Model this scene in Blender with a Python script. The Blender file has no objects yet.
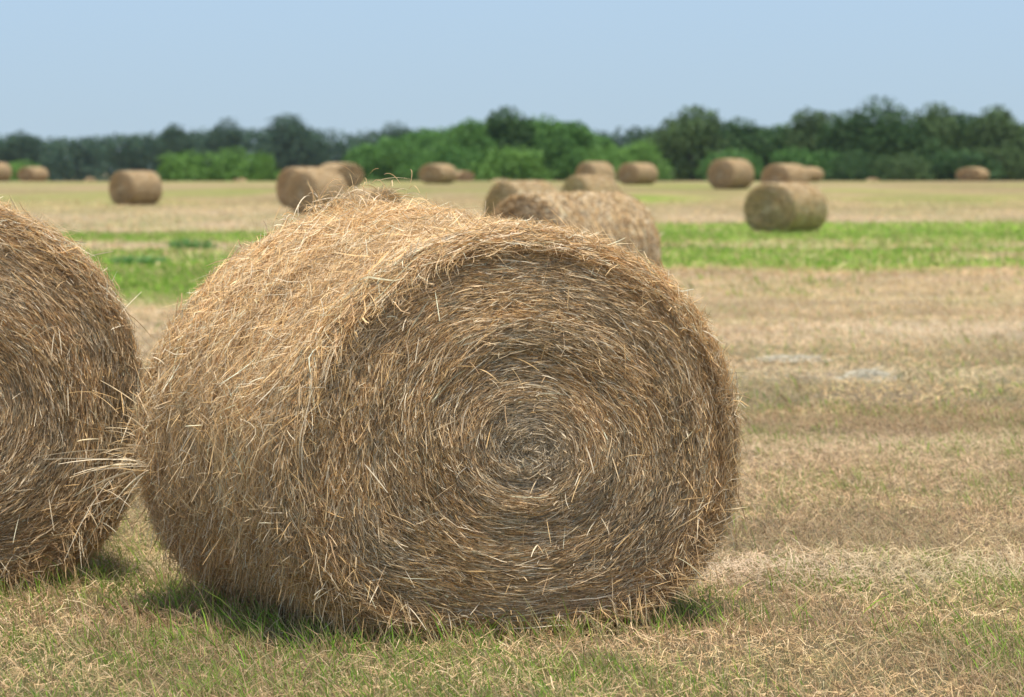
import bpy, math
import numpy as np
from mathutils import Vector

rng = np.random.default_rng(7)
scene = bpy.context.scene
COL = bpy.data.collections.new("field")
scene.collection.children.link(COL)
R = math.radians

# ------------------------------------------------------------------ noise
_LAT = np.random.default_rng(3).random((64, 64, 64)).astype(np.float32)


def vnoise(x, y, z=0.0):
    """smooth value noise, 0..1"""
    x, y, z = np.broadcast_arrays(np.asarray(x, float), np.asarray(y, float), np.asarray(z, float))
    xi, yi, zi = np.floor(x).astype(int), np.floor(y).astype(int), np.floor(z).astype(int)
    fx, fy, fz = x - xi, y - yi, z - zi
    fx = fx * fx * (3 - 2 * fx); fy = fy * fy * (3 - 2 * fy); fz = fz * fz * (3 - 2 * fz)
    out = 0
    for a in (0, 1):
        wx = fx if a else 1 - fx
        for b in (0, 1):
            wy = fy if b else 1 - fy
            for c in (0, 1):
                wz = fz if c else 1 - fz
                out = out + wx * wy * wz * _LAT[(xi + a) % 64, (yi + b) % 64, (zi + c) % 64]
    return out


def fbm(x, y, z=0.0, n=3):
    s, a, t = 0, 1.0, 0
    for i in range(n):
        s = s + a * vnoise(x * 2 ** i + 11.3 * i, y * 2 ** i + 5.7 * i, np.asarray(z) * 2 ** i + 3.1 * i)
        t += a; a *= .5
    return s / t


def sstep(x, a, b):
    t = np.clip((np.asarray(x, float) - a) / (b - a), 0, 1)
    return t * t * (3 - 2 * t)


# ------------------------------------------------------------------ object helpers
def tag(o, label=None, cat=None, group=None, kind=None):
    if label: o["label"] = label
    if cat: o["category"] = cat
    if group: o["group"] = group
    if kind: o["kind"] = kind
    return o


def empty(name, loc=(0, 0, 0), rz=0.0):
    o = bpy.data.objects.new(name, None)
    o.location = loc; o.rotation_euler = (0, 0, rz)
    o.empty_display_size = .3
    COL.objects.link(o)
    return o


def mesh_obj(name, V, quads, mat, parent=None, col=None, smooth=False):
    me = bpy.data.meshes.new(name)
    V = np.ascontiguousarray(V, np.float32).reshape(-1, 3)
    Q = np.ascontiguousarray(quads, np.int32).reshape(-1, 4)
    me.vertices.add(len(V)); me.vertices.foreach_set("co", V.ravel())
    me.loops.add(Q.size); me.loops.foreach_set("vertex_index", Q.ravel())
    me.polygons.add(len(Q))
    me.polygons.foreach_set("loop_start", np.arange(0, Q.size, 4, dtype=np.int32))
    if smooth:
        me.polygons.foreach_set("use_smooth", np.ones(len(Q), bool))
    if col is not None:
        at = me.color_attributes.new("Col", "BYTE_COLOR", "POINT")
        c = np.ones((len(V), 4), np.float32); c[:, :3] = np.clip(col, 0, 1).reshape(-1, 3)
        at.data.foreach_set("color", c.ravel())
    me.update(calc_edges=True)
    me.materials.append(mat)
    o = bpy.data.objects.new(name, me)
    COL.objects.link(o)
    if parent: o.parent = parent
    return o


class Bag:
    """collects vertices, quads and colours, then links them as ONE mesh"""
    def __init__(s): s.V, s.Q, s.C, s.n = [], [], [], 0

    def add(s, V, Q, C):
        V = V.reshape(-1, 3)
        C = np.broadcast_to(C, V.shape) if np.ndim(C) == 1 else C.reshape(-1, 3)
        s.V.append(V); s.Q.append(Q.reshape(-1, 4) + s.n); s.C.append(C); s.n += len(V)

    def build(s, name, mat, parent=None, smooth=False):
        return mesh_obj(name, np.concatenate(s.V), np.concatenate(s.Q), mat, parent, np.concatenate(s.C), smooth)


def nrm(v):
    return v / np.maximum(np.linalg.norm(v, axis=-1, keepdims=True), 1e-9)


def ribbons(bag, P, N, width, col, roll=None, taper=.35):
    """P (n,k,3) centre lines, N (n,k,3) facing, width (n,), col (n,3)"""
    n, k, _ = P.shape
    T = np.gradient(P, axis=1); T = nrm(T)
    S = nrm(np.cross(T, N)); U = np.cross(S, T)
    if roll is None: roll = rng.normal(0, .6, n)
    r = roll[:, None, None]
    S = S * np.cos(r) + U * np.sin(r)
    t = np.linspace(0, 1, k)
    w = width[:, None] * (1 - (1 - taper) * np.abs(2 * t - 1)[None] ** 2.5)
    V = np.stack([P - S * w[..., None] / 2, P + S * w[..., None] / 2], 2)
    base = (np.arange(n) * k * 2)[:, None] + (np.arange(k - 1) * 2)[None]
    Q = np.stack([base, base + 1, base + 3, base + 2], -1)
    C = np.repeat(col[:, None, :], k * 2, 1)
    bag.add(V, Q, C)


# ------------------------------------------------------------------ materials
def new_mat(name):
    m = bpy.data.materials.new(name); m.use_nodes = True
    return m, m.node_tree, m.node_tree.nodes["Principled BSDF"], m.node_tree.nodes["Material Output"]


def strand_mat(name, rough=.55, spec=.35, transl=.2, tint=(1, 1, 1)):
    m, nt, p, out = new_mat(name)
    a = nt.nodes.new("ShaderNodeAttribute"); a.attribute_name = "Col"
    mul = nt.nodes.new("ShaderNodeMix"); mul.data_type = 'RGBA'; mul.blend_type = 'MULTIPLY'
    mul.inputs[0].default_value = 1
    nt.links.new(a.outputs["Color"], mul.inputs[6]); mul.inputs[7].default_value = (*tint, 1)
    nz = nt.nodes.new("ShaderNodeTexNoise"); nz.inputs["Scale"].default_value = 60
    tc = nt.nodes.new("ShaderNodeTexCoord"); nt.links.new(tc.outputs["Object"], nz.inputs["Vector"])
    mr = nt.nodes.new("ShaderNodeMapRange"); mr.inputs[1].default_value = .3; mr.inputs[2].default_value = .7
    mr.inputs[3].default_value = .8; mr.inputs[4].default_value = 1.15
    nt.links.new(nz.outputs[0], mr.inputs[0])
    vm = nt.nodes.new("ShaderNodeVectorMath"); vm.operation = 'SCALE'
    nt.links.new(mul.outputs[2], vm.inputs[0]); nt.links.new(mr.outputs[0], vm.inputs[3])
    nt.links.new(vm.outputs[0], p.inputs["Base Color"])
    p.inputs["Roughness"].default_value = rough
    p.inputs["Specular IOR Level"].default_value = spec
    if transl:
        t = nt.nodes.new("ShaderNodeBsdfTranslucent"); nt.links.new(vm.outputs[0], t.inputs[0])
        mx = nt.nodes.new("ShaderNodeMixShader"); mx.inputs[0].default_value = transl
        nt.links.new(p.outputs[0], mx.inputs[1]); nt.links.new(t.outputs[0], mx.inputs[2])
        nt.links.new(mx.outputs[0], out.inputs[0])
    return m


M_straw = strand_mat("straw", .75, .12, .22)
M_grass = strand_mat("grass_blades", .65, .18, .3)
M_far_straw = strand_mat("weathered_straw", .85, .1, .05, (.86, .86, .85))


def leaf_mat(name, c1, c2):
    m, nt, p, out = new_mat(name)
    tc = nt.nodes.new("ShaderNodeTexCoord")
    nz = nt.nodes.new("ShaderNodeTexNoise"); nz.inputs["Scale"].default_value = .6; nz.inputs["Detail"].default_value = 5
    nt.links.new(tc.outputs["Object"], nz.inputs["Vector"])
    cr = nt.nodes.new("ShaderNodeValToRGB")
    cr.color_ramp.elements[0].position = .35; cr.color_ramp.elements[0].color = (*c1, 1)
    cr.color_ramp.elements[1].position = .65; cr.color_ramp.elements[1].color = (*c2, 1)
    nt.links.new(nz.outputs[0], cr.inputs[0]); nt.links.new(cr.outputs[0], p.inputs["Base Color"])
    p.inputs["Roughness"].default_value = .6; p.inputs["Specular IOR Level"].default_value = .25
    t = nt.nodes.new("ShaderNodeBsdfTranslucent"); nt.links.new(cr.outputs[0], t.inputs[0])
    mx = nt.nodes.new("ShaderNodeMixShader"); mx.inputs[0].default_value = .25
    nt.links.new(p.outputs[0], mx.inputs[1]); nt.links.new(t.outputs[0], mx.inputs[2])
    nt.links.new(mx.outputs[0], out.inputs[0])
    return m


M_leaf = {
    "dark": leaf_mat("leaves_dark", (.026, .066, .013), (.055, .12, .024)),
    "mid": leaf_mat("leaves_mid", (.05, .13, .02), (.10, .22, .035)),
    "light": leaf_mat("leaves_light", (.10, .21, .03), (.16, .30, .05)),
    "olive": leaf_mat("leaves_olive", (.055, .10, .024), (.095, .155, .04)),
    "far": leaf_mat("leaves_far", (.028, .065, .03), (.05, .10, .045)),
}
M_bark, _nt, _p, _o = new_mat("bark")
_n = _nt.nodes.new("ShaderNodeTexNoise"); _n.inputs["Scale"].default_value = 4
_c = _nt.nodes.new("ShaderNodeValToRGB"); _c.color_ramp.elements[0].color = (.05, .04, .03, 1); _c.color_ramp.elements[1].color = (.16, .13, .1, 1)
_nt.links.new(_n.outputs[0], _c.inputs[0]); _nt.links.new(_c.outputs[0], _p.inputs["Base Color"]); _p.inputs["Roughness"].default_value = .9

# ------------------------------------------------------------------ camera numbers
CAM_H = 1.70
FPX = 3413.0
HORIZON = 170.0


def px_x(px, d):
    return (px - 512) / FPX * d


# ------------------------------------------------------------------ terrain
_TD = np.array([-400, 0, 20, 40, 70, 97, 120, 142, 160, 180, 200, 218, 240, 300, 400, 700, 4000.])
_TZ = np.array([0, 0, 0, 0, -.06, -.12, .0, .22, .55, .84, .97, .97, .75, -.42, -1.0, -1.2, -1.2])
_tx = np.linspace(-400, 4000, 8801)
_tz = np.interp(_tx, _TD, _TZ)
_k = np.hanning(31); _k /= _k.sum()
_tz = np.convolve(np.pad(_tz, 15, mode="edge"), _k, "valid")


def terrain(x, y):
    z = np.interp(y, _tx, _tz)
    z = z + .10 * (vnoise(np.asarray(x) / 30 + 3, np.asarray(y) / 40) - .5) * sstep(y, 30, 110)
    return z


def micro(x, y):
    return .035 * (fbm(np.asarray(x) * 1.3, np.asarray(y) * 1.3, 2, 3) - .5) + .02 * (vnoise(np.asarray(x) * 9, np.asarray(y) * 9, 4) - .5)


def green_mask(x, y):
    """how green the sward is at a place in the field, 0..1"""
    x = np.asarray(x, float); y = np.asarray(y, float)
    w = (fbm(x / 14 + 7, y / 9, 0, 3) - .5)
    yy = y + 17 * w * sstep(y, 40, 70) + 9 * (fbm(x / 3.5 + 2, y / 5, 21, 2) - .5)
    side = sstep(x, -6, 1)                                   # 0 left .. 1 right
    b = lambda a0, a1, s=4.5: sstep(yy, a0 - s, a0 + s) * (1 - sstep(yy, a1 - s, a1 + s))
    right = np.maximum(b(86, 110), b(60, 77, 2)) * (1 - .8 * sstep(x, 7, 9.5) * b(64, 70, 1.5))
    left = np.maximum(b(84, 100), b(44, 69))
    g = side * right + (1 - side) * left
    n1 = fbm(x / 3.0, y / 3.0, 9, 4)
    g = g * np.clip(.8 + 1.0 * (n1 - .3), 0, 1)
    far = sstep(y, 125, 150) * (1 - sstep(y, 190, 210))
    g = np.maximum(g, .3 * far * sstep(fbm(x / 9 + 5, y / 12, 3, 3), .52, .66))
    g = np.maximum(g, .75 * np.exp(-((x - 5.5) / 3.0) ** 2) * np.exp(-((y - 152) / 8) ** 2))
    # thin patchy green in the near stubble
    near = 1 - sstep(y, 13.0, 15.0)
    n2 = fbm(x * 1.1 + 2, y * 1.1, 5, 3)
    g = np.maximum(g, (.17 * near + .09) * sstep(n2, .38, .66) * (1 - sstep(y, 30, 50)))
    n3 = fbm(x / 1.2 + 9, y / 1.6, 6, 3)
    g = np.maximum(g, .10 * sstep(n3, .5, .7))
    return np.clip(g, 0, 1)


def pale_mask(x, y):
    """windrow traces: bleached loose litter in bands across the field"""
    x = np.asarray(x, float); y = np.asarray(y, float)
    w = y + 1.2 * (fbm(x / 5, y / 5, 1, 2) - .5)
    p = np.exp(-((w - 14.3) / .45) ** 2) + .3 * np.exp(-((w - 20.5) / .8) ** 2) + np.exp(-((w - 28) / 1.0) ** 2) * .9 \
        + .6 * np.exp(-((w - 36) / 2.) ** 2)
    p = p * sstep(fbm(x / 1.5, y / 1.5, 8, 3), .3, .6)
    return np.clip(p + .35 * sstep(fbm(x / 6 + 4, y / 4 + 1, 7, 3), .5, .75), 0, 1)


def mixc(a, b, t):
    return np.asarray(a) * (1 - t[..., None]) + np.asarray(b) * t[..., None]


def build_ground():
    ys = [-60, -30, -10, 0, 5, 8]
    y = 9.0
    while y < 3500:
        ys.append(y); y += max(.06, (y - 6) * .011)
    xs = [0.0]; x = 0.0
    while x < 2500:
        x += max(.07, (x - 2) * .05); xs.append(x)
    xs = np.array(sorted([-v for v in xs[1:]] + xs)); ys = np.array(ys)
    X, Y = np.meshgrid(xs, ys)
    Z = terrain(X, Y) + micro(X, Y) * (1 - sstep(Y, 20, 60))
    V = np.stack([X, Y, Z], -1)
    ny, nx = X.shape
    i = (np.arange(ny - 1) * nx)[:, None] + np.arange(nx - 1)[None]
    Q = np.stack([i, i + 1, i + nx + 1, i + nx], -1)
    g = green_mask(X, Y); p = pale_mask(X, Y)
    n = fbm(X / 8, Y / 6, 12, 4)
    base = mixc((.33, .25, .14), (.42, .31, .18), sstep(n, .35, .65))
    base = mixc(base, (.50, .40, .27), p * .7)
    base = mixc(base, (.26, .24, .10), .5 * sstep(fbm(X / 4 + 3, Y / 10 + 3, 2, 3), .5, .75))
    grn = mixc((.18, .30, .03), (.26, .38, .045), sstep(fbm(X / 3, Y / 5, 4, 2), .3, .7))
    c = mixc(base, grn, np.clip(g * 1.15, 0, 1))
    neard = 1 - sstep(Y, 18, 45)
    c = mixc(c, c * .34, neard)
    c = mixc(c, c * np.array([.80, .78, .64]), sstep(Y, 110, 150))
    m, nt, pr, out = new_mat("field_soil")
    a = nt.nodes.new("ShaderNodeAttribute"); a.attribute_name = "Col"
    tc = nt.nodes.new("ShaderNodeTexCoord")
    mp = nt.nodes.new("ShaderNodeMapping"); mp.inputs["Scale"].default_value = (1, .6, 1)
    nt.links.new(tc.outputs["Object"], mp.inputs[0])
    n1 = nt.nodes.new("ShaderNodeTexNoise"); n1.inputs["Scale"].default_value = 3.0; n1.inputs["Detail"].default_value = 8; n1.inputs["Roughness"].default_value = .7
    nt.links.new(mp.outputs[0], n1.inputs["Vector"])
    mr = nt.nodes.new("ShaderNodeMapRange"); mr.inputs[1].default_value = .3; mr.inputs[2].default_value = .7
    mr.inputs[3].default_value = .68; mr.inputs[4].default_value = 1.3
    nt.links.new(n1.outputs[0], mr.inputs[0])
    vm = nt.nodes.new("ShaderNodeVectorMath"); vm.operation = 'SCALE'
    nt.links.new(a.outputs["Color"], vm.inputs[0]); nt.links.new(mr.outputs[0], vm.inputs[3])
    nt.links.new(vm.outputs[0], pr.inputs["Base Color"])
    n2 = nt.nodes.new("ShaderNodeTexNoise"); n2.inputs["Scale"].default_value = 14; n2.inputs["Detail"].default_value = 6
    nt.links.new(tc.outputs["Object"], n2.inputs["Vector"])
    bp = nt.nodes.new("ShaderNodeBump"); bp.inputs["Distance"].default_value = .05; bp.inputs["Strength"].default_value = .8
    nt.links.new(n2.outputs[0], bp.inputs["Height"]); nt.links.new(bp.outputs[0], pr.inputs["Normal"])
    pr.inputs["Roughness"].default_value = .95; pr.inputs["Specular IOR Level"].default_value = .1
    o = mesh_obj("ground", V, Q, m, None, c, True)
    tag(o, "dry mown hay field of tan stubble with green strips across it", "field", kind="structure")


build_ground()

# ------------------------------------------------------------------ straw colours
PAL = np.array([(.68, .51, .31), (.62, .43, .22), (.55, .36, .165), (.48, .32, .175), (.34, .225, .125),
                (.42, .34, .22), (.74, .62, .44), (.24, .16, .09), (.38, .34, .22)]) * np.array([1.22, 1.21, 1.14])


def straw_cols(n, w):
    w = np.array(w, float); w /= w.sum()
    c = PAL[rng.choice(len(PAL), n, p=w)]
    return c * rng.normal(1, .12, (n, 1)).clip(.6, 1.4)


# ------------------------------------------------------------------ bales
class Bale:
    """one round bale: superelliptic sagged section, rounded rims, wound layers. Local axis Y, viewed end face at -Y."""
    def __init__(s, a=.9, bt=.80, bb=.70, L=1.45, hump=.0, seed=0, rough=1.0, nt=1.95, nb=2.6, rim=.04, rimw=.075):
        s.a, s.bt, s.bb, s.L, s.hump, s.seed = a, bt, bb, L, hump, seed
        s.nt, s.nb, s.rim, s.rimw = nt, nb, rim, rimw
        s.zc = bb; s.rough = rough

    def section(s, phi):
        c, q = np.cos(phi), np.sin(phi)
        blend = sstep(q, -.25, .25)
        n = s.nt * blend + s.nb * (1 - blend)
        b = np.where(q > 0, s.bt, s.bb)
        x = s.a * np.sign(c) * np.abs(c) ** (2 / n)
        z = b * np.sign(q) * np.abs(q) ** (2 / n)
        return x, z

    def barrel(s, phi, u, h=0.0):
        x, z = s.section(phi)
        t = np.clip((np.abs(u) - (s.L / 2 - s.rimw)) / s.rimw, 0, 1.3)
        f = 1 - s.rim * t ** 2.3
        rr = np.hypot(x, z)
        cx, cz = np.cos(phi), np.sin(phi)
        lump = .05 * (fbm(cx * 1.6 + 4 + s.seed, cz * 1.6 + 4, u * 2.2 + 9, 2) - .5) \
            + .035 * (vnoise(u * 9 + 20 + s.seed + .8 * cx, cx * 1.5 + 5, cz * 1.5 + 5) - .5) \
            + .018 * (vnoise(u * 26 + 3, cx * 9 + 12, cz * 9 + 12) - .5)
        k = f + (lump * s.rough + h) / rr
        hp = s.hump * sstep(u, -.45, .62) * np.clip(cz, 0, 1) ** 2
        return np.stack([x * k, u + 0 * x, np.maximum(s.zc + z * k + hp, .012)], -1)

    def face(s, rho, phi, h=0.0, end=-1):
        x, z = s.section(phi)
        u = end * s.L / 2
        q = np.clip(rho, 0, 1.0)
        ww = q ** 2.5                                     # inner windings are round, the outline is sagged
        x = x * ww + (1 - ww) * s.a * .97 * np.cos(phi)
        z = z * ww + (1 - ww) * (s.bt + s.bb) / 2 * np.sin(phi)
        rings = .034 * (vnoise(q * 11 + 40 + s.seed + .25 * np.cos(phi), np.cos(phi) * .7 + 5, np.sin(phi) * .7 + 5) - .5) \
            + .03 * (fbm(q * np.cos(phi) * 2.5 + 8 + s.seed, q * np.sin(phi) * 2.5 + 8, 3, 2) - .5) * (1 - q ** 4)
        rings = rings * s.rough
        dome = .075 * (1 - q ** 3.5) - .008 * np.exp(-(q / .10) ** 2)
        y = u + end * (dome + rings + h - .012 * np.clip(q - .90, 0, 1) / .1)
        hp = s.hump * sstep(u, -.45, .62) * np.clip(np.sin(phi), 0, 1) ** 2 * q
        f = rho * (1 - s.rim)
        return np.stack([x * f, y + 0 * x, np.maximum(s.zc + z * f + hp, .012)], -1)

    def core_barrel(s, bag, nphi=96, nu=28, depth=-.035, col=(.20, .14, .08)):  # default colour carries the shade deep between the strands
        ph = np.linspace(0, 2 * np.pi, nphi + 1)[:-1]; u = np.linspace(-s.L / 2, s.L / 2, nu)
        P, U = np.meshgrid(ph, u)
        V = s.barrel(P, U, depth)
        i = (np.arange(nu - 1) * nphi)[:, None]; j = np.arange(nphi)[None]; j2 = (j + 1) % nphi
        Q = np.stack([i + j, i + j2, i + nphi + j2, i + nphi + j], -1)
        bag.add(V, Q, np.array(col))

    def core_face(s, bag, end=-1, nphi=96, nr=26, depth=-.03, col=(.20, .14, .08)):  # default colour darkened for shade behind the face strands
        ph = np.linspace(0, 2 * np.pi, nphi + 1)[:-1]; r = np.linspace(.001, 1.0, nr)
        P, Rr = np.meshgrid(ph, r)
        V = s.face(Rr, P, depth, end)
        V[-1] = s.barrel(ph, np.full(nphi, end * s.L / 2), depth)
        i = (np.arange(nr - 1) * nphi)[:, None]; j = np.arange(nphi)[None]; j2 = (j + 1) % nphi
        Q = np.stack([i + j, i + j2, i + nphi + j2, i + nphi + j], -1)
        bag.add(V, Q, np.array(col))


def nrm_fd(fn, A, B, e=.01):
    p = fn(A, B); pa = fn(A + e, B); pb = fn(A, B + e)
    return nrm(np.cross(pa - p, pb - p))


def barrel_strands(b, bag, n, lmin=.07, lmax=.30, w=.0026, k=6, spread=.28, weights=(4, 4, 4, 2.4, 1.2, 1.2, 2.4, .4, .5), hmax=.02, lo=-.03):
    phi = rng.uniform(-.5 * np.pi, 1.5 * np.pi, n)
    # clumped starting places
    u = rng.uniform(-b.L / 2 - .01, b.L / 2 + .01, n)
    ln = rng.uniform(lmin, lmax, n) * rng.uniform(.5, 1, n)
    al = rng.normal(0, spread, n)
    fl = (fbm(np.cos(phi) * 2.5 + 7, np.sin(phi) * 2.5 + 7, u * 4, 2) - .5) * 1.2      # swirl of locks
    al = al + fl
    wild = rng.random(n) < .10
    al[wild] = rng.uniform(-np.pi, np.pi, wild.sum())
    t = np.linspace(-.5, .5, k)[None]
    curv = rng.normal(0, .9, n)
    aa = al[:, None] + curv[:, None] * t * ln[:, None] * 4 + np.cumsum(rng.normal(0, .13, (n, k)), 1)
    ds = ln[:, None] / (k - 1)
    dphi = np.cos(aa) * ds / (.8); du = np.sin(aa) * ds
    P_ = phi[:, None] + np.cumsum(dphi, 1) - dphi[:, :1] * k / 2
    U_ = u[:, None] + np.cumsum(du, 1) - du[:, :1] * k / 2
    h0 = rng.uniform(lo, hmax, n) ; h0 = np.where(rng.random(n) < .06, h0 + rng.uniform(0, .03, n), h0)
    hs = rng.normal(0, .022, n); hc = rng.normal(0, .02, n)
    H = h0[:, None] + hs[:, None] * t * 2 * (ln[:, None] / .25) + hc[:, None] * (t * 2) ** 2 + rng.normal(0, .0025, (n, k))
    N = nrm(np.stack([np.cos(P_), 0 * P_, np.sin(P_)], -1))
    Pt = b.barrel(P_, U_, H)
    col = straw_cols(n, weights)
    band = vnoise(u * 12 + 3, np.cos(phi) * 1.5 + 4, np.sin(phi) * 1.5 + 4)
    col = col * (1 + (.50 * (band - .5)) * b.rough)[:, None]
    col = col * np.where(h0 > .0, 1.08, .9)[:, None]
    ribbons(bag, Pt, N, w * rng.lognormal(-.05, .38, n).clip(.45, 2.6), col)


def face_strands(b, bag, n, end=-1, lmin=.05, lmax=.24, w=.0025, k=7, weights=(4, 4, 3.4, 3, 1.4, 2, 2.8, .6, .7), hmax=.012, lo=-.02):
    rho = np.sqrt(rng.random(n)) * 1.03
    rho = np.where(rng.random(n) < .12, rng.random(n) * .55, rho)
    mid = rng.random(n) < .045
    rho = np.where(mid, rng.random(n) * .17, rho)
    phi = rng.uniform(0, 2 * np.pi, n)
    ln = rng.uniform(lmin, lmax, n) * rng.uniform(.5, 1, n) * (.42 + .58 * np.clip(rho / .45, 0, 1))
    short = rng.random(n) < .3
    ln[short] *= .4
    rm = rho * .80
    spread = .165 + .9 * np.exp(-(rho / .08) ** 2) + .06 * rho
    al = rng.normal(.03, 1, n) * spread
    al += (fbm(rho * np.cos(phi) * 4 + 9, rho * np.sin(phi) * 4 + 9, b.seed, 2) - .5) * .6 * sstep(rho, .1, .4)
    wild = rng.random(n) < .045
    al[wild] = rng.uniform(-np.pi, np.pi, wild.sum())
    t = np.linspace(-.5, .5, k)[None]
    cx, cz = rm * np.cos(phi), rm * np.sin(phi)
    # straight-ish chord bending with the winding, in the plane of the face
    dirx, dirz = -np.sin(phi + al), np.cos(phi + al)
    nx_, nz_ = -np.cos(phi + al), -np.sin(phi + al)
    kappa = np.clip(1 / np.maximum(rm, .12), 0, 7) * rng.normal(.85, .5, n)
    s_ = t * ln[:, None]
    X = cx[:, None] + dirx[:, None] * s_ + nx_[:, None] * kappa[:, None] * s_ ** 2 / 2
    Z = cz[:, None] + dirz[:, None] * s_ + nz_[:, None] * kappa[:, None] * s_ ** 2 / 2
    wob = np.cumsum(rng.normal(0, 1, (n, k)), 1); wob -= wob.mean(1, keepdims=True)
    wob *= .0035 * (ln / .2)[:, None]
    X = X + nx_[:, None] * wob; Z = Z + nz_[:, None] * wob
    RR = np.hypot(X, Z) / .80; PH = np.arctan2(Z, X)
    h0 = rng.uniform(lo, hmax, n) ** 1
    h0 = np.where(rng.random(n) < .05, h0 + rng.uniform(0, .03, n), h0)
    H = h0[:, None] + rng.normal(0, .012, n)[:, None] * t * 2 + rng.normal(0, .008, n)[:, None] * (t * 2) ** 2 + rng.normal(0, .0015, (n, k))
    Pt = b.face(RR, PH, H, end)
    over = np.clip(RR - 1.04, 0, 1)
    Pt[..., 2] = np.maximum(Pt[..., 2], .01)
    N = np.zeros_like(Pt); N[..., 1] = end
    N = nrm(N + .25 * rng.normal(0, 1, (n, 1, 3)))
    col = straw_cols(n, weights)
    ring = vnoise(rho * 9 + 2 * b.seed, np.cos(phi) + 5, np.sin(phi) + 5)
    grey = sstep(fbm(rho * np.cos(phi) * 3 + 20, rho * np.sin(phi) * 3 + 20, rho * 5, 2), .45, .65)
    col = col * (.80 + .40 * ring)[:, None]
    lum = col.mean(1, keepdims=True)
    col = col * (1 - .15 * grey[:, None]) + .15 * grey[:, None] * lum * np.array([1.12, 1.04, .80])
    lum = col.mean(1, keepdims=True)
    col = col * np.array([.95, .94, .93])
    pale = np.exp(-(rho / .2) ** 2)[:, None]
    col = col * (1 - .55 * pale) + .55 * pale * (np.array([.74, .66, .49]) * rng.normal(1, .22, (n, 1)).clip(.4, 1.5))
    ribbons(bag, Pt, N, w * rng.lognormal(-.05, .38, n).clip(.45, 2.6), col, roll=rng.normal(0, .7, n))


def rim_strands(b, bag, n, end=-1, w=.0042, k=6, weights=(3, 3, 3, 3, 2, 2, 2.5, .6, .8)):
    """hanks that lie over the rounded edge between barrel and end face"""
    phi = rng.uniform(0, 2 * np.pi, n)
    ln = rng.uniform(.10, .38, n)
    al = rng.normal(0, .35, n)
    t = np.linspace(-.5, .5, k)[None]
    s_ = t * ln[:, None]
    P_ = phi[:, None] + np.cos(al)[:, None] * s_ / .85
    off = rng.uniform(-.005, .15, n)[:, None] + np.sin(al)[:, None] * s_      # distance in from the edge along the barrel
    U_ = end * (b.L / 2 - off)
    h = rng.uniform(-.02, .012, n)[:, None] + rng.normal(0, .012, n)[:, None] * (2 * t) ** 2 + rng.normal(0, .02, n)[:, None] * t
    Pt = b.barrel(P_, U_, h)
    out = np.clip(-off, 0, 1)
    N = nrm(np.stack([np.cos(P_), np.full_like(P_, end * .8), np.sin(P_)], -1))
    ribbons(bag, Pt, N, w * rng.uniform(.6, 1.3, n), straw_cols(n, weights))


def wisps(b, bag, base, direc, ln, droop, w=.0028, k=7, weights=(3, 3, 2, 1, .5, 1, 4, 0, 0), jit=.03):
    """free stalks: base (n,3), direc (n,3) unit, length (n,), droop (n,)"""
    n = len(base)
    t = np.linspace(0, 1, k)[None, :, None]
    L = ln[:, None, None]
    side = nrm(rng.normal(0, 1, (n, 3)))
    Pt = base[:, None] + direc[:, None] * L * t + side[:, None] * (t ** 2) * L * rng.normal(0, .16, n)[:, None, None]
    Pt[..., 2] -= (droop[:, None] * (t[..., 0] ** 2) * ln[:, None])
    Pt[..., 2] = np.maximum(Pt[..., 2], .01)
    N = nrm(rng.normal(0, 1, (n, 1, 3)) + np.array([0, -1.2, .3]))
    ribbons(bag, Pt, np.broadcast_to(N, Pt.shape), w * rng.uniform(.6, 1.25, n), straw_cols(n, weights), taper=.5)


def surface_wisps(b, bag, n, lmin=.05, lmax=.16, only_top=False, w=.0032):
    phi = rng.uniform(-.3, np.pi + .3, n) if only_top else rng.uniform(-.5 * np.pi, 1.5 * np.pi, n)
    u = rng.uniform(-b.L / 2, b.L / 2, n)
    p = b.barrel(phi, u, -.01)
    rad = np.stack([np.cos(phi), 0 * phi, np.sin(phi)], -1)
    tang = np.stack([-np.sin(phi), 0 * phi, np.cos(phi)], -1) * np.where(rng.random(n) < .5, 1, -1)[:, None]
    d = nrm(rad * rng.uniform(.15, .8, n)[:, None] + tang * rng.uniform(.4, 1, n)[:, None] + rng.normal(0, .35, (n, 3)))
    wisps(b, bag, p, d, rng.uniform(lmin, lmax, n) * rng.uniform(.6, 1, n), rng.uniform(0, .5, n), w=w)


def face_wisps(b, bag, n, end=-1, w=.0032):
    rho = np.sqrt(rng.random(n)); phi = rng.uniform(0, 2 * np.pi, n)
    p = b.face(rho, phi, .0, end)
    d = np.stack([-np.sin(phi), 0 * phi, np.cos(phi)], -1) * np.where(rng.random(n) < .5, 1, -1)[:, None]
    d = nrm(d + rng.normal(0, .6, (n, 3)) + np.array([0, end * .25, 0]))
    wisps(b, bag, p, d, rng.uniform(.04, .15, n), rng.uniform(0, .6, n), w=w)


def hank(bag, centre, dirn, n, ln, spread=.25, rad=.03, droop=.3, w=.0036, weights=(3, 3, 2, 1, .5, 1, 4, 0, 0)):
    base = np.array(centre) + rng.normal(0, rad, (n, 3))
    d = nrm(np.array(dirn, float) + rng.normal(0, spread, (n, 3)))
    wisps(None, bag, base, d, ln * rng.uniform(.45, 1.0, n), np.full(n, droop) * rng.uniform(.3, 1.5, n), w=w, weights=weights)


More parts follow.
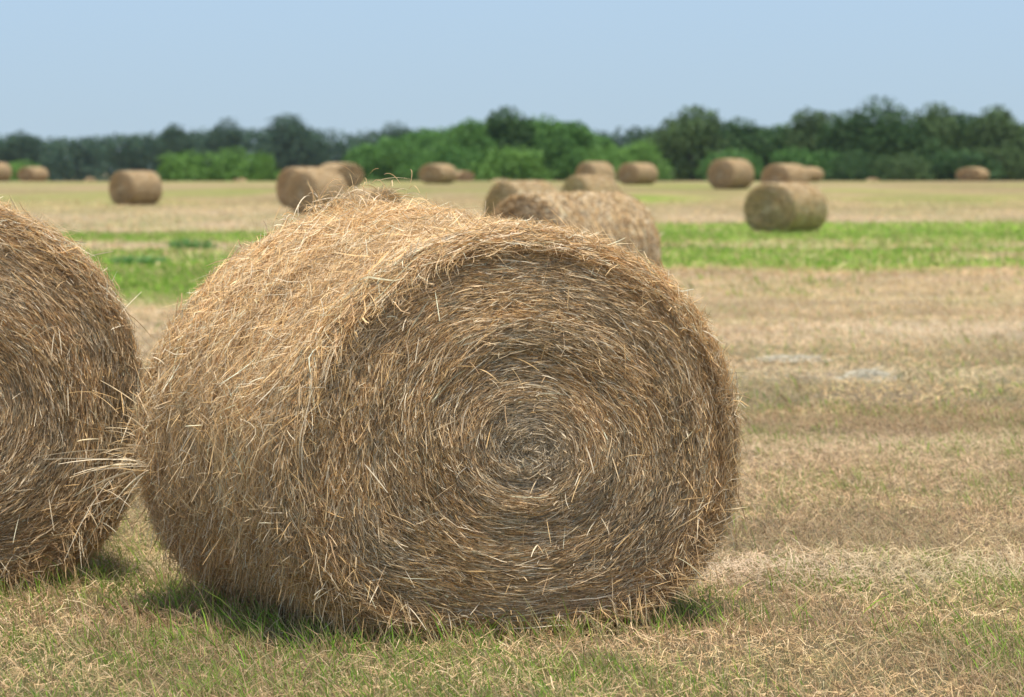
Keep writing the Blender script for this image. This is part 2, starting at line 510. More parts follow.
def near_bale(name_label, b, loc, yaw, nb, nf, loose_fn):
    root = empty("hay_bale", loc, yaw)
    tag(root, name_label, "hay bale", "round hay bales in the field")
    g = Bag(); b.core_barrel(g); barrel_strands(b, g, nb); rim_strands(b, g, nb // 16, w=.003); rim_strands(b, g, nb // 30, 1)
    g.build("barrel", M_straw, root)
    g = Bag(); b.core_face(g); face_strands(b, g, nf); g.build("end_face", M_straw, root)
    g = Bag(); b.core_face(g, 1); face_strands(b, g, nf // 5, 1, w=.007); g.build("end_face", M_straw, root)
    g = Bag(); loose_fn(b, g); g.build("loose_straw", M_straw, root)
    return root


def loose_main(b, g):
    surface_wisps(b, g, 6000, .03, .11)
    surface_wisps(b, g, 1200, .06, .16, True)
    face_wisps(b, g, 600)
    # raised tuft on the back top edge
    for q in range(9):
        c = b.barrel(np.array([np.pi / 2 + rng.uniform(-.12, .38)]), np.array([b.L / 2 - rng.uniform(0, .16)]))[0]
        hank(g, c, (rng.uniform(-1, 1), rng.uniform(-.3, .6), .2), 90, .15, .5, .04, .5)
    c = b.barrel(np.array([np.pi / 2 - .1]), np.array([b.L / 2 - .08]))[0]
    hank(g, c + np.array([-.02, 0, .02]), (1, 0, 1.0), 16, .30, .22, .05, 1.1, .0032)
    hank(g, c + np.array([-.08, 0, .0]), (.4, 0, .3), 120, .14, .5, .08, .9, .003)
    hank(g, c + np.array([-.18, 0, .0]), (-.5, 0, .3), 80, .13, .5, .08, .9, .003)
    hank(g, c + np.array([-.2, 0, .0]), (-.35, .1, 1), 5, .24, .12, .02, .1, .004)
    # hank pulled out of the left flank toward the next bale
    c = b.barrel(np.array([np.pi + .12]), np.array([b.L / 2 - .12]))[0]
    hank(g, c + np.array([0, -.03, .02]), (-1, -.15, .2), 24, .42, .15, .035, .30, .0036, (2, 0, 0, 0, 0, 1, 6, 0, 0))
    hank(g, c, (-1, .0, .0), 90, .15, .7, .07, .2, .003)
    hank(g, c + np.array([0.02, 0, -.02]), (-.9, -.15, .1), 8, .44, .14, .03, .9, .0036, (2, 0, 0, 0, 0, 1, 6, 0, 0))
    hank(g, c + np.array([0, 0, .1]), (-.5, 0, .8), 40, .22, .5, .08, .2, .0035)
    # straws hanging from the lower left flank and under the barrel
    n = 1500
    phi = rng.uniform(np.pi + .25, np.pi * 1.5, n); u = rng.uniform(-b.L / 2, b.L / 2, n)
    p = b.barrel(phi, u, .0)
    d = nrm(np.array([-.10, 0, -1]) + rng.normal(0, .25, (n, 3)))
    wisps(b, g, p, d, rng.uniform(.05, .17, n), rng.uniform(0, .1, n), weights=(2, 3, 3, 3, 2, 1, 1, .5, .3))
    # the fringe at the foot of the end face
    n = 900
    phi = rng.uniform(np.pi * 1.12, np.pi * 1.88, n)
    p = b.face(rng.uniform(.85, 1.0, n), phi, .01)
    d = nrm(np.array([0, -.35, -.35]) + rng.normal(0, .6, (n, 3)))
    wisps(b, g, p, d, rng.uniform(.05, .13, n), rng.uniform(.1, .6, n), weights=(2, 3, 3, 3, 2, 2, 1.5, .5, .5))
    # long pale stalks over the left side of the rim
    for q in range(26):
        ph = rng.uniform(np.pi * .52, np.pi * .95)
        n = 14
        phs = ph + np.linspace(0, rng.uniform(.25, .5), 8)[None] + rng.normal(0, .03, (n, 1))
        us = -b.L / 2 + rng.uniform(.0, .12) + rng.normal(0, .018, (n, 1)) + np.linspace(0, rng.uniform(-.05, .05), 8)[None]
        P = b.barrel(phs, us + 0 * phs, .010 + rng.normal(0, .007, (n, 1)) + 0 * phs)
        N = np.stack([np.cos(phs), 0 * phs - .8, np.sin(phs)], -1)
        ribbons(g, P, N, .0042 * rng.uniform(.7, 1.2, n), straw_cols(n, (3, 1, 0, 0, 0, 1, 4, 0, 1)))


def loose_left(b, g):
    surface_wisps(b, g, 2600)
    surface_wisps(b, g, 1200, .08, .2, True)
    face_wisps(b, g, 500)
    n = 900
    phi = rng.uniform(np.pi * 1.12, np.pi * 1.88, n)
    p = b.face(rng.uniform(.85, 1.0, n), phi, .01)
    d = nrm(np.array([0, -.35, -.35]) + rng.normal(0, .6, (n, 3)))
    wisps(b, g, p, d, rng.uniform(.05, .13, n), rng.uniform(.1, .6, n), weights=(2, 3, 3, 3, 2, 2, 1.5, .5, .5))


MAIN_YAW = R(27)
bm = Bale(a=.93, bt=.775, bb=.70, L=1.40, hump=.05, seed=0)
fx, fy = .02, 12.3
mx, my = fx - math.sin(MAIN_YAW) * bm.L / 2, fy + math.cos(MAIN_YAW) * bm.L / 2
near_bale("large golden round hay bale in the foreground, spiral end facing the camera", bm, (mx, my, 0), MAIN_YAW, 230000, 140000, loose_main)

LEFT_YAW = R(18)
bl = Bale(a=.89, bt=.84, bb=.76, L=1.4, seed=5)
fx2, fy2 = -2.33, 13.5
near_bale("shaggy round hay bale cut off by the left frame edge", bl,
          (fx2 - math.sin(LEFT_YAW) * bl.L / 2, fy2 + math.cos(LEFT_YAW) * bl.L / 2, 0), LEFT_YAW, 60000, 95000, loose_left)


# ---- the bales further out
def far_proto(seed):
    b = Bale(a=.80, bt=.78, bb=.74, L=1.6, seed=seed, nt=2.1, nb=2.35, rim=.03, rimw=.07, rough=.25)
    root = empty("hay_bale")
    g = Bag(); b.core_barrel(g, 72, 20, -.02, (.36, .28, .18))
    barrel_strands(b, g, 16000, w=.009, k=4, spread=.25, hmax=.006, lo=-.02, weights=(4, 4, 1.5, 3, .5, 1, 3, .1, 0)); g.build("barrel", M_far_straw, root)
    for e in (-1, 1):
        g = Bag(); b.core_face(g, e, 72, 18, -.02, (.28, .22, .15))
        face_strands(b, g, 8000, e, w=.008, k=4, weights=(2, 2, 2, 5, 2, 1.5, .6, .6, 0)); g.build("end_face", M_far_straw, root)
    return root, b


protos = [far_proto(11), far_proto(23)]


def copy_tree(o, parent=None):
    c = o.copy(); COL.objects.link(c); c.parent = parent
    for ch in list(o.children): copy_tree(ch, c)
    return c


used = [False, False]


def place_bale(px, d, wpx, top, yaw, label):
    yaw = yaw - 7 if yaw < -15 else yaw
    """px: bearing of the bale's middle; d metres off; its width and top set its true size"""
    i = len(label) % 2
    proto, b = protos[i]
    o = proto if not used[i] else copy_tree(proto)
    used[i] = True
    x = px_x(px, d); z = float(terrain(x, d))
    th = R(yaw)
    w0 = 2 * b.a * abs(math.cos(th)) + b.L * abs(math.sin(th)) * .9
    s = wpx * d / FPX / w0
    zt = CAM_H - (top - HORIZON) * d / FPX
    h = (zt - z) / (b.bt + b.bb)
    o.location = (x, d, z - .01); o.rotation_euler = (0, 0, th)
    o.scale = (s, s, h)
    tag(o, label, "hay bale", "round hay bales in the field")
    print("bale", label[:40], "s %.2f h %.2f base %.0f" % (s, h, HORIZON + (CAM_H - z) * FPX / d))


BALES = [
    (571, 40, 171, 192.5, -42, "large pale bale right behind the foreground bale, showing its lit barrel"),
    (523, 78, 75, 181, -40, "bale peeping out behind the big pale bale, to its left"),
    (590.5, 95, 60, 175.5, -38, "bale directly above the big pale bale, below another bale"),
    (595, 160, 39, 162, -35, "topmost bale in the overlapping cluster behind the foreground bale"),
    (637.5, 186, 39, 163, -35, "bale just right of the overlapping cluster, before light green bushes"),
    (785.5, 97, 82, 183, -30, "bale standing alone on the right, dark spiral end beside banded barrel"),
    (785, 165, 47, 164, -32, "bale half hidden behind the lone right hand bale"),
    (806, 200, 34, 167, -30, "bale touching the right side of another, above the lone right bale"),
    (730.5, 172, 45, 159, -32, "bale against dark trees, left of the lone right hand bale"),
    (972, 215, 34, 167.5, -20, "small bale near the right frame edge before the trees"),
    (872.5, 300, 17, 178.5, 10, "tiny bale top showing over the rise at the right"),
    (136, 142, 51, 171, -35, "lone bale on the left, in front of the dark far wood"),
    (305, 138, 55, 167.5, -34, "rear bale of the close pair behind the foreground bale's left shoulder"),
    (317.5, 126, 58, 171.5, -34, "front bale of the close pair behind the foreground bale's left shoulder"),
    (340, 175, 47, 163, 36, "rust toned bale behind the close pair, nearest the green trees"),
    (371, 112, 64, 188, 34, "greyish low bale hidden behind the foreground bale's raised tuft"),
    (438, 190, 37, 164, -25, "taller bale of two standing before the green trees"),
    (462, 222, 24, 171, 30, "lower bale of two standing before the green trees"),
    (501, 275, 25, 179, 20, "bale top showing over the rise beside the hidden cluster"),
    (-3, 214, 29, 162.5, -25, "bale cut by the left frame edge at the far wood"),
    (33.5, 222, 29, 167, -25, "small bale second from the left frame edge"),
    (91, 300, 16, 177.5, 12, "tiny bale top left of the lone left bale"),
    (240.5, 292, 16, 178.5, -14, "tiny bale top before the light green bushes"),
]
for q in BALES: place_bale(*q)

# ------------------------------------------------------------------ ground cover
FOOT = [(mx, my, MAIN_YAW, bm), (fx2 - math.sin(LEFT_YAW) * bl.L / 2, fy2 + math.cos(LEFT_YAW) * bl.L / 2, LEFT_YAW, bl)]


def foot_dist(x, y):
    """distance outside the near bales' footprints (negative inside)"""
    best = np.full(np.shape(x), 99.)
    for cx, cy, yaw, b in FOOT:
        dx, dy = x - cx, y - cy
        lx = dx * math.cos(yaw) + dy * math.sin(yaw); ly = -dx * math.sin(yaw) + dy * math.cos(yaw)
        qx = np.abs(lx) - b.a * .82; qy = np.abs(ly) - b.L / 2
        best = np.minimum(best, np.maximum(qx, qy))
    return best


def scatter(n, d0, d1, power=1.0):
    t = rng.random(n)
    # even density in depth weighted toward the front
    y = (d0 ** (2 - power) + t * (d1 ** (2 - power) - d0 ** (2 - power))) ** (1 / (2 - power))
    x = rng.uniform(-1, 1, n) * (.155 * y * 1.3 + .5)
    return x, y


GREENS = np.array([(.20, .38, .05), (.27, .47, .07), (.14, .28, .045), (.32, .44, .10)]) * np.array([1.12, 1.0, .75])
DRIES = np.array([(.56, .40, .21), (.66, .50, .30), (.46, .31, .155), (.34, .23, .115), (.60, .40, .225), (.40, .35, .15), (.24, .165, .09)]) * np.array([1.13, 1.08, 1.04])


def litter(bag, n, d0, d1, power, wmul=1.0, lmul=1.0):
    """cut stalks lying flat"""
    x, y = scatter(n, d0, d1, power)
    keep = (foot_dist(x, y) > -.05) & (rng.random(n) < .55 + .45 * pale_mask(x, y))
    x, y = x[keep], y[keep]; n = len(x)
    pm = pale_mask(x, y)
    z = terrain(x, y) + micro(x, y) * (1 - sstep(y, 20, 60))
    ln = rng.uniform(.03, .12, n) * rng.uniform(.5, 1, n) * lmul
    lg = rng.random(n) < .03; ln[lg] *= 2
    az = rng.uniform(0, 2 * np.pi, n); el = np.abs(rng.normal(0, .28, n))
    d = np.stack([np.cos(az) * np.cos(el), np.sin(az) * np.cos(el), np.sin(el)], -1)
    k = 3
    t = np.linspace(0, 1, k)[None, :, None]
    base = np.stack([x, y, z + rng.uniform(.0, .03, n) * (1 + pm)], -1)
    P = base[:, None] + d[:, None] * ln[:, None, None] * t
    P[..., 2] += rng.normal(0, .012, n)[:, None] * np.sin(np.pi * t[..., 0])
    c = DRIES[rng.choice(len(DRIES), n, p=[.25, .18, .17, .12, .12, .08, .08])] * rng.normal(1, .13, (n, 1)).clip(.5, 1.4)
    c = mixc(c, np.array([.62, .49, .34]) * rng.normal(1, .1, (n, 1)), pm * .6)
    g = green_mask(x, y)
    c = mixc(c, np.array([.26, .27, .10]), g * .35)
    dk = sstep(fbm(x / .9 + 3, y / 1.3, 14, 3), .46, .66)
    c = c * (1.26 - .50 * dk)[:, None]
    c = mixc(c, c * np.array([.92, .98, .82]), .5 * sstep(fbm(x / 2.5, y / 2.5, 17, 2), .45, .65))
    N = np.broadcast_to(nrm(rng.normal(0, .5, (n, 1, 3)) + np.array([0, -.4, 1])), P.shape)
    ribbons(bag, P, N, .0036 * wmul * rng.uniform(.6, 1.3, n), c, roll=np.zeros(n), taper=.6)


def blades(bag, n, d0, d1, power, wmul=1.0, hmul=1.0, dry=False, near_foot=False):
    x, y = scatter(n, d0, d1, power)
    if near_foot:
        fd = foot_dist(x, y)
        keep = (fd > -.12) & (rng.random(n) < np.exp(-np.clip(fd, 0, 9) / .13)) & (y < 15.5)
        x, y = x[keep], y[keep]; n = len(x)
    # gather into tufts
    tx = x + .10 * (vnoise(x * 7, y * 7, 1) - .5) + rng.normal(0, .012, n); ty = y + .10 * (vnoise(x * 7, y * 7, 2) - .5)
    x, y = tx, ty
    g = green_mask(x, y)
    fd = foot_dist(x, y)
    if not near_foot:
        clump = sstep(fbm(x * 3.2, y * 3.2, 7, 2), .34, .62)
        keep = rng.random(n) < ((.35 + .3 * clump) if dry else g * (.25 + .95 * clump) * 1.25)
        keep &= fd > -.08
    else:
        keep = np.ones(n, bool)
    x, y, g = x[keep], y[keep], g[keep]; n = len(x)
    z = terrain(x, y) + micro(x, y) * (1 - sstep(y, 20, 60)) - .005
    h = (rng.uniform(.025, .085, n) if not near_foot else rng.uniform(.05, .15, n)) * hmul
    tall = rng.random(n) < .04; h[tall] *= 1.7
    az = rng.uniform(0, 2 * np.pi, n); lean = np.abs(rng.normal(0, .35, n)) * (1.6 if dry else 1)
    bend = rng.uniform(0, .9, n)
    k = 4
    t = np.linspace(0, 1, k)[None]
    hor = (lean[:, None] * t + bend[:, None] * t ** 2) * h[:, None] * .7
    P = np.stack([x[:, None] + np.cos(az)[:, None] * hor, y[:, None] + np.sin(az)[:, None] * hor,
                  z[:, None] + h[:, None] * (t - .25 * bend[:, None] * t ** 2)], -1)
    if dry:
        c = DRIES[rng.choice(len(DRIES), n)] * rng.normal(1, .12, (n, 1)).clip(.5, 1.4)
        ol = rng.random(n) < (.10 + .5 * sstep(fbm(x / .6, y / .8, 31, 3), .42, .68) * .8)
        c[ol] = np.array([.46, .39, .18]) * rng.normal(1, .15, (ol.sum(), 1))
    else:
        c = GREENS[rng.choice(len(GREENS), n, p=[.35, .25, .25, .15])] * rng.normal(1, .15, (n, 1)).clip(.5, 1.5)
        yel = rng.random(n) < .25
        c[yel] = c[yel] * .4 + np.array([.42, .36, .14]) * .6
    nx_, ny_ = -np.sin(az + rng.normal(0, .8, n)), np.cos(az)
    N = np.broadcast_to(nrm(np.stack([nx_, ny_ - .8, .3 + 0 * nx_], -1))[:, None], P.shape)
    T = np.gradient(P, axis=1); T = nrm(T)
    S = nrm(np.cross(T, N))
    w = .0036 * wmul * rng.uniform(.6, 1.3, n)[:, None] * np.array([.8, 1, .75, .12])[None]
    V = np.stack([P - S * w[..., None] / 2, P + S * w[..., None] / 2], 2)
    b_ = (np.arange(n) * k * 2)[:, None] + (np.arange(k - 1) * 2)[None]
    Q = np.stack([b_, b_ + 1, b_ + 3, b_ + 2], -1)
    bag.add(V, Q, np.repeat(c[:, None, :], k * 2, 1))


g = Bag()
litter(g, 240000, 10.4, 24, .6, .85)
litter(g, 170000, 22, 60, 1.0, 1.7, 1.2)
litter(g, 60000, 55, 150, 1.0, 6, 2.2)
tag(g.build("straw_litter", M_grass), "cut straw lying loose over the mown field", "straw litter", kind="stuff")
g = Bag()
blades(g, 380000, 10.4, 24, .6, .8, .95, dry=True)
blades(g, 130000, 22, 60, 1.0, 1.7, 1.1, dry=True)
blades(g, 45000, 55, 150, 1.0, 6, 1.5, dry=True)
blades(g, 60000, 10.4, 16, .6, dry=True, near_foot=True)
tag(g.build("dry_stubble", M_grass), "short tan stubble standing over the field", "stubble", kind="stuff")
g = Bag()
blades(g, 520000, 10.4, 24, .6, .9, 1.15)
blades(g, 110000, 20, 60, 1.0, 2.4, 1.3)
blades(g, 110000, 45, 115, 1.0, 6, 1.8)
blades(g, 60000, 10.4, 16, .6, 1.1, near_foot=True)
tag(g.build("green_grass", M_grass), "fresh green grass growing through the stubble", "grass", kind="stuff")


# small heaps of pale hay and weeds
def heap(px, d, w, dp, h, n, label):
    x0 = px_x(px, d); z0 = float(terrain(x0, d))
    root_bag = Bag()
    r = np.sqrt(rng.random(n)); a = rng.uniform(0, 2 * np.pi, n)
    x = r * np.cos(a) * w / 2; y = r * np.sin(a) * dp / 2
    z = h * (1 - r ** 2) * rng.uniform(.3, 1, n)
    az = rng.normal(0, .6, n); ln = rng.uniform(.08, .25, n)
    dd = np.stack([np.cos(az), np.sin(az), rng.normal(0, .2, n)], -1)
    t = np.linspace(-.5, .5, 4)[None, :, None]
    P = np.stack([x, y, z], -1)[:, None] + dd[:, None] * ln[:, None, None] * t
    P[..., 2] = np.maximum(P[..., 2] - .1 * (t[..., 0] ** 2) * 1, .003)
    N = np.broadcast_to(np.array([0, -.5, 1.]), P.shape)
    c = np.array([.58, .52, .38]) * rng.normal(1, .15, (n, 1))
    ribbons(root_bag, P, N, .009 * rng.uniform(.6, 1.3, n), c)
    o = root_bag.build("hay_heap", M_straw); o.location = (x0, d, z0)
    tag(o, label, "hay heap", "small heaps of pale hay left on the stubble")


heap(868, 27.6, .42, .5, .085, 2500, "small pale heap of loose hay, further right of the two")
heap(790, 30.4, .62, .4, .05, 2200, "long flat wisp of pale hay, nearer the foreground bale")


def weed(px, d, w, h, n, label):
    x0 = px_x(px, d); z0 = float(terrain(x0, d))
    bag = Bag()
    ph = rng.uniform(0, 2 * np.pi, n); r = np.sqrt(rng.random(n)) * w / 2
    az = ph + rng.normal(0, .7, n); ln = h * rng.uniform(.5, 1.1, n) * (1 - .4 * (2 * r / w) ** 2)
    t = np.linspace(0, 1, 4)[None]
    hor = (.35 * t + .4 * t ** 2) * ln[:, None]
    P = np.stack([(r * np.cos(ph))[:, None] + np.cos(az)[:, None] * hor, (r * np.sin(ph))[:, None] + np.sin(az)[:, None] * hor, ln[:, None] * t], -1)
    N = np.broadcast_to(nrm(rng.normal(0, .5, (n, 1, 3)) + np.array([0, -1, .5])), P.shape)
    c = np.array([.15, .28, .08]) * rng.normal(1, .2, (n, 1))
    ribbons(bag, P, N, .03 * rng.uniform(.6, 1.3, n), c)
    o = bag.build("weed_clump", M_grass); o.location = (x0, d, z0)
    tag(o, label, "weeds", "dark weeds in the green strip")


weed(192, 75, 1.0, .26, 170, "dark green weed clump at the upper edge of the left green strip")
weed(138, 62, 1.0, .20, 170, "low dark green weed patch inside the left green strip")


# ------------------------------------------------------------------ trees
def crown_mesh(bag, lobes, n, size):
    """leafy sprays spread through the shells of many lobes"""
    lobes = np.array(lobes)                     # cx cy cz rx ry rz
    vol = (lobes[:, 3] * lobes[:, 5]); pr = vol / vol.sum()
    i = rng.choice(len(lobes), n, p=pr)
    d = nrm(rng.normal(0, 1, (n, 3))); rr = rng.uniform(.55, 1.06, n) ** .6
    c = lobes[i, :3] + d * lobes[i, 3:] * rr[:, None]
    c += (np.stack([vnoise(c[:, 0] * 1.5, c[:, 1] * 1.5, c[:, 2] * 1.5 + q) for q in (0, 9, 18)], -1) - .5) * .9
    keep = (vnoise(c[:, 0] * 1.1 + 5, c[:, 1] * 1.1 + 5, c[:, 2] * 1.1) > .15) & (c[:, 2] > .05)
    c = c[keep]; d = d[keep]; n = len(c)
    nn = nrm(d + rng.normal(0, .7, (n, 3)) + np.array([0, 0, .3]))
    a = nrm(np.cross(nn, rng.normal(0, 1, (n, 3)))); b = np.cross(nn, a)
    s = (size * rng.uniform(.5, 1.3, n))[:, None]
    V = np.stack([c - a * s * .5, c - b * s * .3, c + a * s * .5, c + b * s * .35], 1)
    Q = np.arange(n * 4).reshape(n, 4)
    bag.add(V, Q, np.array([1., 1., 1.]))


def tube(bag, pts, rads, k=7):
    pts = np.array(pts, float); n = len(pts)
    T = nrm(np.gradient(pts, axis=0))
    A = nrm(np.cross(T, np.array([.31, .9, .2]))); B = np.cross(T, A)
    th = np.linspace(0, 2 * np.pi, k + 1)[:-1]
    V = pts[:, None] + (A[:, None] * np.cos(th)[None, :, None] + B[:, None] * np.sin(th)[None, :, None]) * np.array(rads)[:, None, None]
    i = (np.arange(n - 1) * k)[:, None]; j = np.arange(k)[None]; j2 = (j + 1) % k
    bag.add(V, np.stack([i + j, i + j2, i + k + j2, i + k + j], -1), np.array([1., 1., 1.]))


def make_lobes(h, w, nl, low):
    L = []
    for q in range(nl):
        t = (q + .5) / nl
        zz = low + (1 - low) * (q + rng.random()) / nl
        env = math.sqrt(max(.08, 1 - max(0, (zz - .35) / .68) ** 2))
        a = rng.uniform(0, 2 * np.pi); r = rng.uniform(.3, .8) * env * w / 2
        s = rng.uniform(.19, .30) * w
        L.append((r * math.cos(a), r * math.sin(a), zz * h * .86, s, s, s * rng.uniform(.6, .85)))
    L.append((0, 0, h * .45, w * .38, w * .38, h * .42))
    return L


def tree_proto(h, w, nl, low, n, size):
    """unit-scale tree: returns an Empty with trunk and crown"""
    root = empty("tree")
    lobes = make_lobes(h, w, nl, low)
    tb = Bag()
    tube(tb, [(0, 0, -.3), (.05, 0, h * .15), (.12, .05, h * .4), (0, 0, h * .7)], [.32, .24, .17, .06])
    for lb in lobes[:7]:
        tube(tb, [(.08, .03, h * .28), (lb[0] * .5, lb[1] * .5, (h * .3 + lb[2]) / 2), (lb[0], lb[1], lb[2])], [.13, .09, .03], 5)
    tb.build("trunk", M_bark, root)
    cb = Bag(); crown_mesh(cb, lobes, n, size)
    o = cb.build("crown", M_leaf["mid"], root)
    o.material_slots[0].link = 'OBJECT'; o.material_slots[0].material = M_leaf["mid"]
    top = max(v[2] + v[5] for v in lobes)
    return root, top, w


tprotos = [tree_proto(10, 9, 16, .12, 14000, .42), tree_proto(9, 10, 20, .10, 14000, .42), tree_proto(11, 8, 15, .15, 13000, .42),
           tree_proto(10, 11, 22, .10, 15000, .42), tree_proto(5, 6.5, 13, .02, 6000, .34), tree_proto(5, 8, 16, .02, 7000, .34)]
tused = [False] * len(tprotos)


def place_tree(px, d, wpx, top, kind, tone, label, rz, name="tree", cat="tree", group="trees along the field edge"):
    proto, th, tw = tprotos[kind]
    o = proto if not tused[kind] else copy_tree(proto)
    tused[kind] = True
    wpx = wpx * (1.2 if d > 340 and d < 600 else 1.0)
    x = px_x(px, d); z = float(terrain(x, d)) - .05
    zt = CAM_H - (top - HORIZON) * d / FPX
    sz = (zt - z) / th; sx = wpx * d / FPX / (tw * .98)
    o.name = name
    o.location = (x, d, z); o.scale = (sx, sx, sz); o.rotation_euler = (0, 0, rz)
    for ch in o.children:
        if ch.name.startswith("crown"):
            ch.material_slots[0].link = 'OBJECT'
            ch.material_slots[0].material = M_leaf[tone]
    tag(o, label, cat, group)


TREES = [
    # right hand row
    (690, 415, 78, 106, 1, "olive", "broad grey green tree at the left end of the right hand row", .3),
    (735, 430, 62, 118, 0, "dark", "dark tree between the broad end tree and the row's dip", 1.3),
    (775, 440, 56, 124, 3, "mid", "lowest tree of the right row, at the dip in its skyline", 2.1),
    (813, 430, 50, 109, 2, "olive", "feathery topped tree rising just right of the skyline dip", 3.7),
    (850, 420, 55, 111, 0, "dark", "dark tree on the left shoulder of the tallest tree", 4.4),
    (889, 410, 84, 97, 3, "dark", "tallest and widest tree of the right hand row", 5.2),
    (934, 415, 62, 103, 1, "olive", "round olive tree on the right shoulder of the tallest tree", .9),
    (965, 425, 50, 113, 2, "dark", "narrower dark tree before the last rise of the right row", 2.8),
    (1000, 415, 66, 106, 0, "olive", "olive tree near the right frame edge above the small bale", 3.3),
    (1046, 420, 70, 109, 3, "dark", "tree cut by the right frame edge", 1.8),
    # middle group
    (392, 350, 62, 139, 1, "mid", "leftmost green tree of the middle group, sloping down to the field", .5),
    (432, 355, 66, 128, 3, "mid", "green tree behind the pair of small bales", 1.6),
    (472, 365, 54, 119, 0, "mid", "green tree on the left shoulder of the middle group's peak", 2.6),
    (508, 370, 58, 107, 1, "dark", "peaked dark green tree topping the middle group", 3.9),
    (553, 370, 66, 115, 3, "mid", "green tree on the right shoulder of the middle group's peak", 4.8),
    (590, 375, 50, 134, 2, "mid", "shorter green tree at the right end of the middle group", 5.6),
    (1100, 420, 80, 112, 1, "olive", "tree standing just beyond the right frame edge", 1.0),
    # far wood, crowns that stand out
    (172, 690, 44, 124, 0, "far", "blue green far tree with a blunt top above the light bushes", .7),
    (222, 700, 56, 118, 3, "far", "wide domed far tree left of the gappy round crown", 1.9),
    (294, 690, 70, 114, 1, "far", "highest far tree with a round gappy crown", 2.9),
    (400, 680, 62, 122, 3, "far", "flat topped far tree just left of the middle group", 4.1),
    (22, 700, 50, 131, 0, "far", "far tree nearest the left frame edge", 5.3),
]
for q in TREES: place_tree(*q)
BUSHES = [
    (185, 300, 62, 151, 4, "light", "left half of the light green bushes behind the left bales", .4),
    (236, 300, 78, 147.5, 5, "light", "widest light green bush right of centre in the left thicket", 1.7),
    (265, 297, 24, 152, 4, "light", "narrow light green bush at the right end of the left thicket", 2.3),
    (20, 330, 62, 160, 5, "light", "low green bush behind the bales at the left frame edge", 3.1),
    (440, 320, 92, 143, 5, "mid", "wide leafy bush directly behind the pair of small bales", 4.2),
    (512, 318, 74, 147, 4, "light", "rounded bright bush below the middle group's peak", 5.0),
    (612, 345, 60, 144, 5, "light", "light green bush above the topmost bale of the cluster", .2),
    (640, 350, 48, 140, 4, "light", "light green bush left of the broad grey green tree", 1.1),
    (905, 385, 60, 152, 5, "olive", "pale olive bush at the foot of the tallest tree", 2.2),
    (800, 390, 70, 148, 4, "mid", "green bush behind the half hidden right hand bales", 2.9),
    (855, 385, 60, 150, 5, "dark", "dark bush between the green and the pale olive bushes", 4.9),
    (730, 388, 66, 148, 5, "mid", "green bush behind the bale against dark trees", 3.5),
    (960, 385, 76, 150, 4, "dark", "dark bush behind the small right hand bale", 4.0),
]
for q in BUSHES: place_tree(*q, name="bush", cat="bush", group="bushes along the field edge")


def wood(x0, x1, d0, d1, topf, n, size, tone, label, step):
    bag = Bag(); lobes = []
    px = x0
    while px < x1:
        d = rng.uniform(d0, d1)
        x = px_x(px, d); z = float(terrain(x, d))
        top = topf(px) + rng.uniform(-2.5, 3)
        H = CAM_H - (top - HORIZON) * d / FPX - z
        w = rng.uniform(.7, 1.1) * step * d / FPX
        for q in range(14):
            zz = rng.uniform(.0, .84); s = w * rng.uniform(.36, .55)
            sz = min(s * .8, H * .3)
            zc = min(zz * H, H - sz)
            lobes.append((x + rng.uniform(-.6, .6) * w, d + rng.uniform(-.5, .5) * w, z + zc, s, s, sz))
        lobes.append((x, d, z + H * .8, w * .42, w * .42, H * .2))
        px += step * .36
    crown_mesh_w(bag, lobes, n, size)
    tag(bag.build(label[0], M_leaf[tone]), label[1], label[2], kind="stuff")


def crown_mesh_w(bag, lobes, n, size):
    lobes = np.array(lobes)
    i = rng.integers(0, len(lobes), n)
    d = nrm(rng.normal(0, 1, (n, 3))); rr = rng.uniform(.5, 1.05, n) ** .6
    c = lobes[i, :3] + d * lobes[i, 3:] * rr[:, None]
    nn = nrm(d + rng.normal(0, .7, (n, 3)) + np.array([0, -.2, .3]))
    a = nrm(np.cross(nn, rng.normal(0, 1, (n, 3)))); b = np.cross(nn, a)
    s = (size * rng.uniform(.5, 1.3, n))[:, None]
    V = np.stack([c - a * s * .5, c - b * s * .3, c + a * s * .5, c + b * s * .35], 1)
    bag.add(V, np.arange(n * 4).reshape(n, 4), np.array([1., 1., 1.]))


FW = ([-300, 0, 40, 80, 120, 160, 200, 260, 330, 360, 420, 500, 600, 640, 680, 760, 1024, 1400],
      [134, 134, 138, 136, 133, 131, 128, 128, 130, 131, 129, 131, 128, 127, 132, 140, 138, 135])
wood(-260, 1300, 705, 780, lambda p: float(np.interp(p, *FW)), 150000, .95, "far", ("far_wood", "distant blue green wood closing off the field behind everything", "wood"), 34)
UW = ([640, 700, 1024, 1250], [134, 124, 124, 122])
wood(655, 1200, 428, 445, lambda p: float(np.interp(p, *UW)), 110000, .6, "dark", ("undergrowth", "dark undergrowth filling the gaps under the right hand trees", "undergrowth"), 40)
UM = ([370, 420, 500, 570, 600], [148, 130, 117, 123, 144])
wood(372, 600, 372, 385, lambda p: float(np.interp(p, *UM)), 60000, .6, "mid", ("undergrowth", "green undergrowth filling the gaps under the middle trees", "undergrowth"), 36)

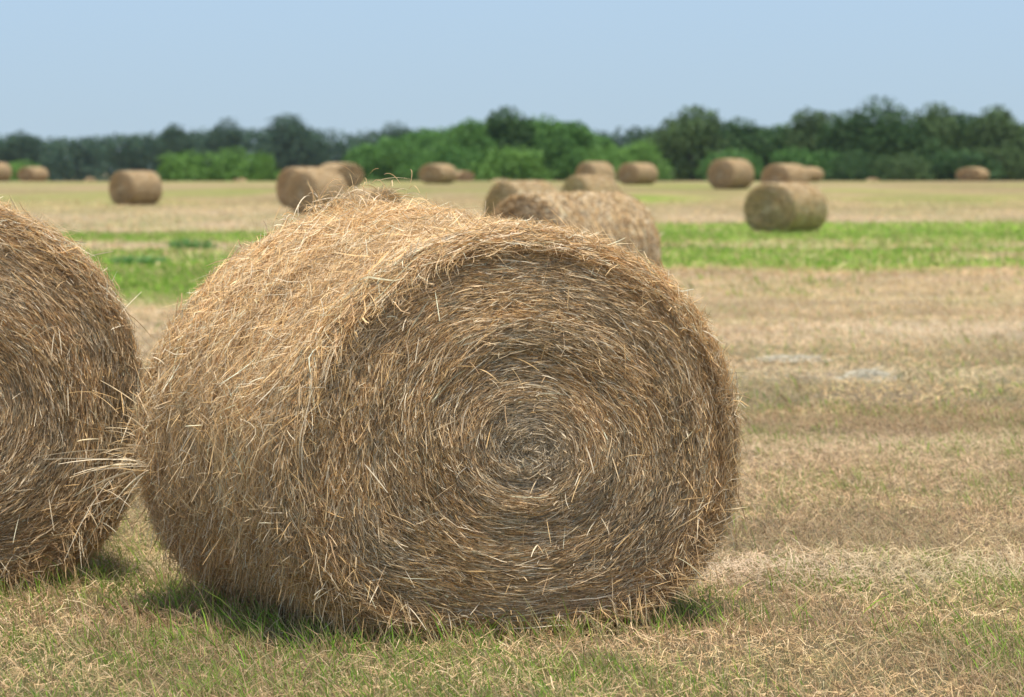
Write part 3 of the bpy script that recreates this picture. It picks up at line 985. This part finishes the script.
# ------------------------------------------------------------------ air
HAZE = True
if HAZE:
    x0, x1, y0, y1, z0, z1 = -2600, 2600, -100, 3600, -3.2, 22
    V = np.array([(x, y, z) for z in (z0, z1) for y in (y0, y1) for x in (x0, x1)], float)
    Q = np.array([(0, 2, 3, 1), (4, 5, 7, 6), (0, 1, 5, 4), (2, 6, 7, 3), (0, 4, 6, 2), (1, 3, 7, 5)])
    m = bpy.data.materials.new("air"); m.use_nodes = True
    nt = m.node_tree; nt.nodes.clear()
    out = nt.nodes.new("ShaderNodeOutputMaterial"); pv = nt.nodes.new("ShaderNodeVolumePrincipled")
    pv.inputs["Color"].default_value = (.72, .84, 1, 1); pv.inputs["Density"].default_value = .00005
    pv.inputs["Anisotropy"].default_value = .2
    nt.links.new(pv.outputs[0], out.inputs["Volume"])
    me = bpy.data.meshes.new("haze"); me.from_pydata([tuple(v) for v in V], [], [tuple(int(i) for i in q) for q in Q]); me.materials.append(m)
    o = bpy.data.objects.new("haze", me); COL.objects.link(o)
    tag(o, "thin pale blue haze that fades the far wood", "haze", kind="stuff")

# ------------------------------------------------------------------ light
SUN_EL, SUN_AZ = R(77), R(168)      # azimuth from +Y, negative toward -X
sv = Vector((math.sin(SUN_AZ) * math.cos(SUN_EL), math.cos(SUN_AZ) * math.cos(SUN_EL), math.sin(SUN_EL)))
sun = bpy.data.lights.new("sun", 'SUN'); sun.energy = 3.9; sun.angle = R(12); sun.color = (1, .955, .88)
so = bpy.data.objects.new("sun", sun); so.rotation_euler = sv.to_track_quat('Z', 'Y').to_euler(); so.location = (0, 0, 50)
COL.objects.link(so)
w = bpy.data.worlds.new("World"); scene.world = w; w.use_nodes = True
nt = w.node_tree
bg = nt.nodes["Background"]
sky = nt.nodes.new("ShaderNodeTexSky"); sky.sky_type = 'NISHITA'; sky.sun_disc = False
sky.sun_elevation = SUN_EL; sky.sun_rotation = SUN_AZ % (2 * math.pi)
sky.air_density = .8; sky.dust_density = 2.6; sky.ozone_density = 4.0
tcw = nt.nodes.new("ShaderNodeTexCoord"); va = nt.nodes.new("ShaderNodeVectorMath"); va.operation = 'ADD'
va.inputs[1].default_value = (0, 0, .06)      # thick summer haze: the horizon band shows the sky of a few degrees higher up
vs = nt.nodes.new("ShaderNodeVectorMath"); vs.operation = 'MULTIPLY'; vs.inputs[1].default_value = (1, 1, .5)
nt.links.new(tcw.outputs["Generated"], vs.inputs[0]); nt.links.new(vs.outputs[0], va.inputs[0]); nt.links.new(va.outputs[0], sky.inputs[0]) if "Vector" in sky.inputs else None
nt.links.new(sky.outputs[0], bg.inputs[0]); bg.inputs[1].default_value = .148

# ------------------------------------------------------------------ camera
cam = bpy.data.cameras.new("camera"); co = bpy.data.objects.new("camera", cam); COL.objects.link(co)
cam.lens = 36 * FPX / 1024; cam.sensor_width = 36; cam.clip_end = 6000; cam.clip_start = .1
co.location = (0, 0, CAM_H)
co.rotation_euler = (math.pi / 2 - math.atan((348.5 - HORIZON) / FPX), 0, 0)
cam.dof.use_dof = True; cam.dof.focus_distance = 12.4; cam.dof.aperture_fstop = 4.8
scene.camera = co

scene.view_settings.view_transform = 'Standard'; scene.view_settings.look = 'None'
scene.view_settings.exposure = 0.55; scene.view_settings.gamma = 1
scene.render.engine = 'CYCLES'
cy = scene.cycles
cy.max_bounces = 8; cy.diffuse_bounces = 5; cy.glossy_bounces = 2; cy.transmission_bounces = 4; cy.volume_bounces = 1
cy.transparent_max_bounces = 4
cy.use_denoising = True
cy.use_adaptive_sampling = False
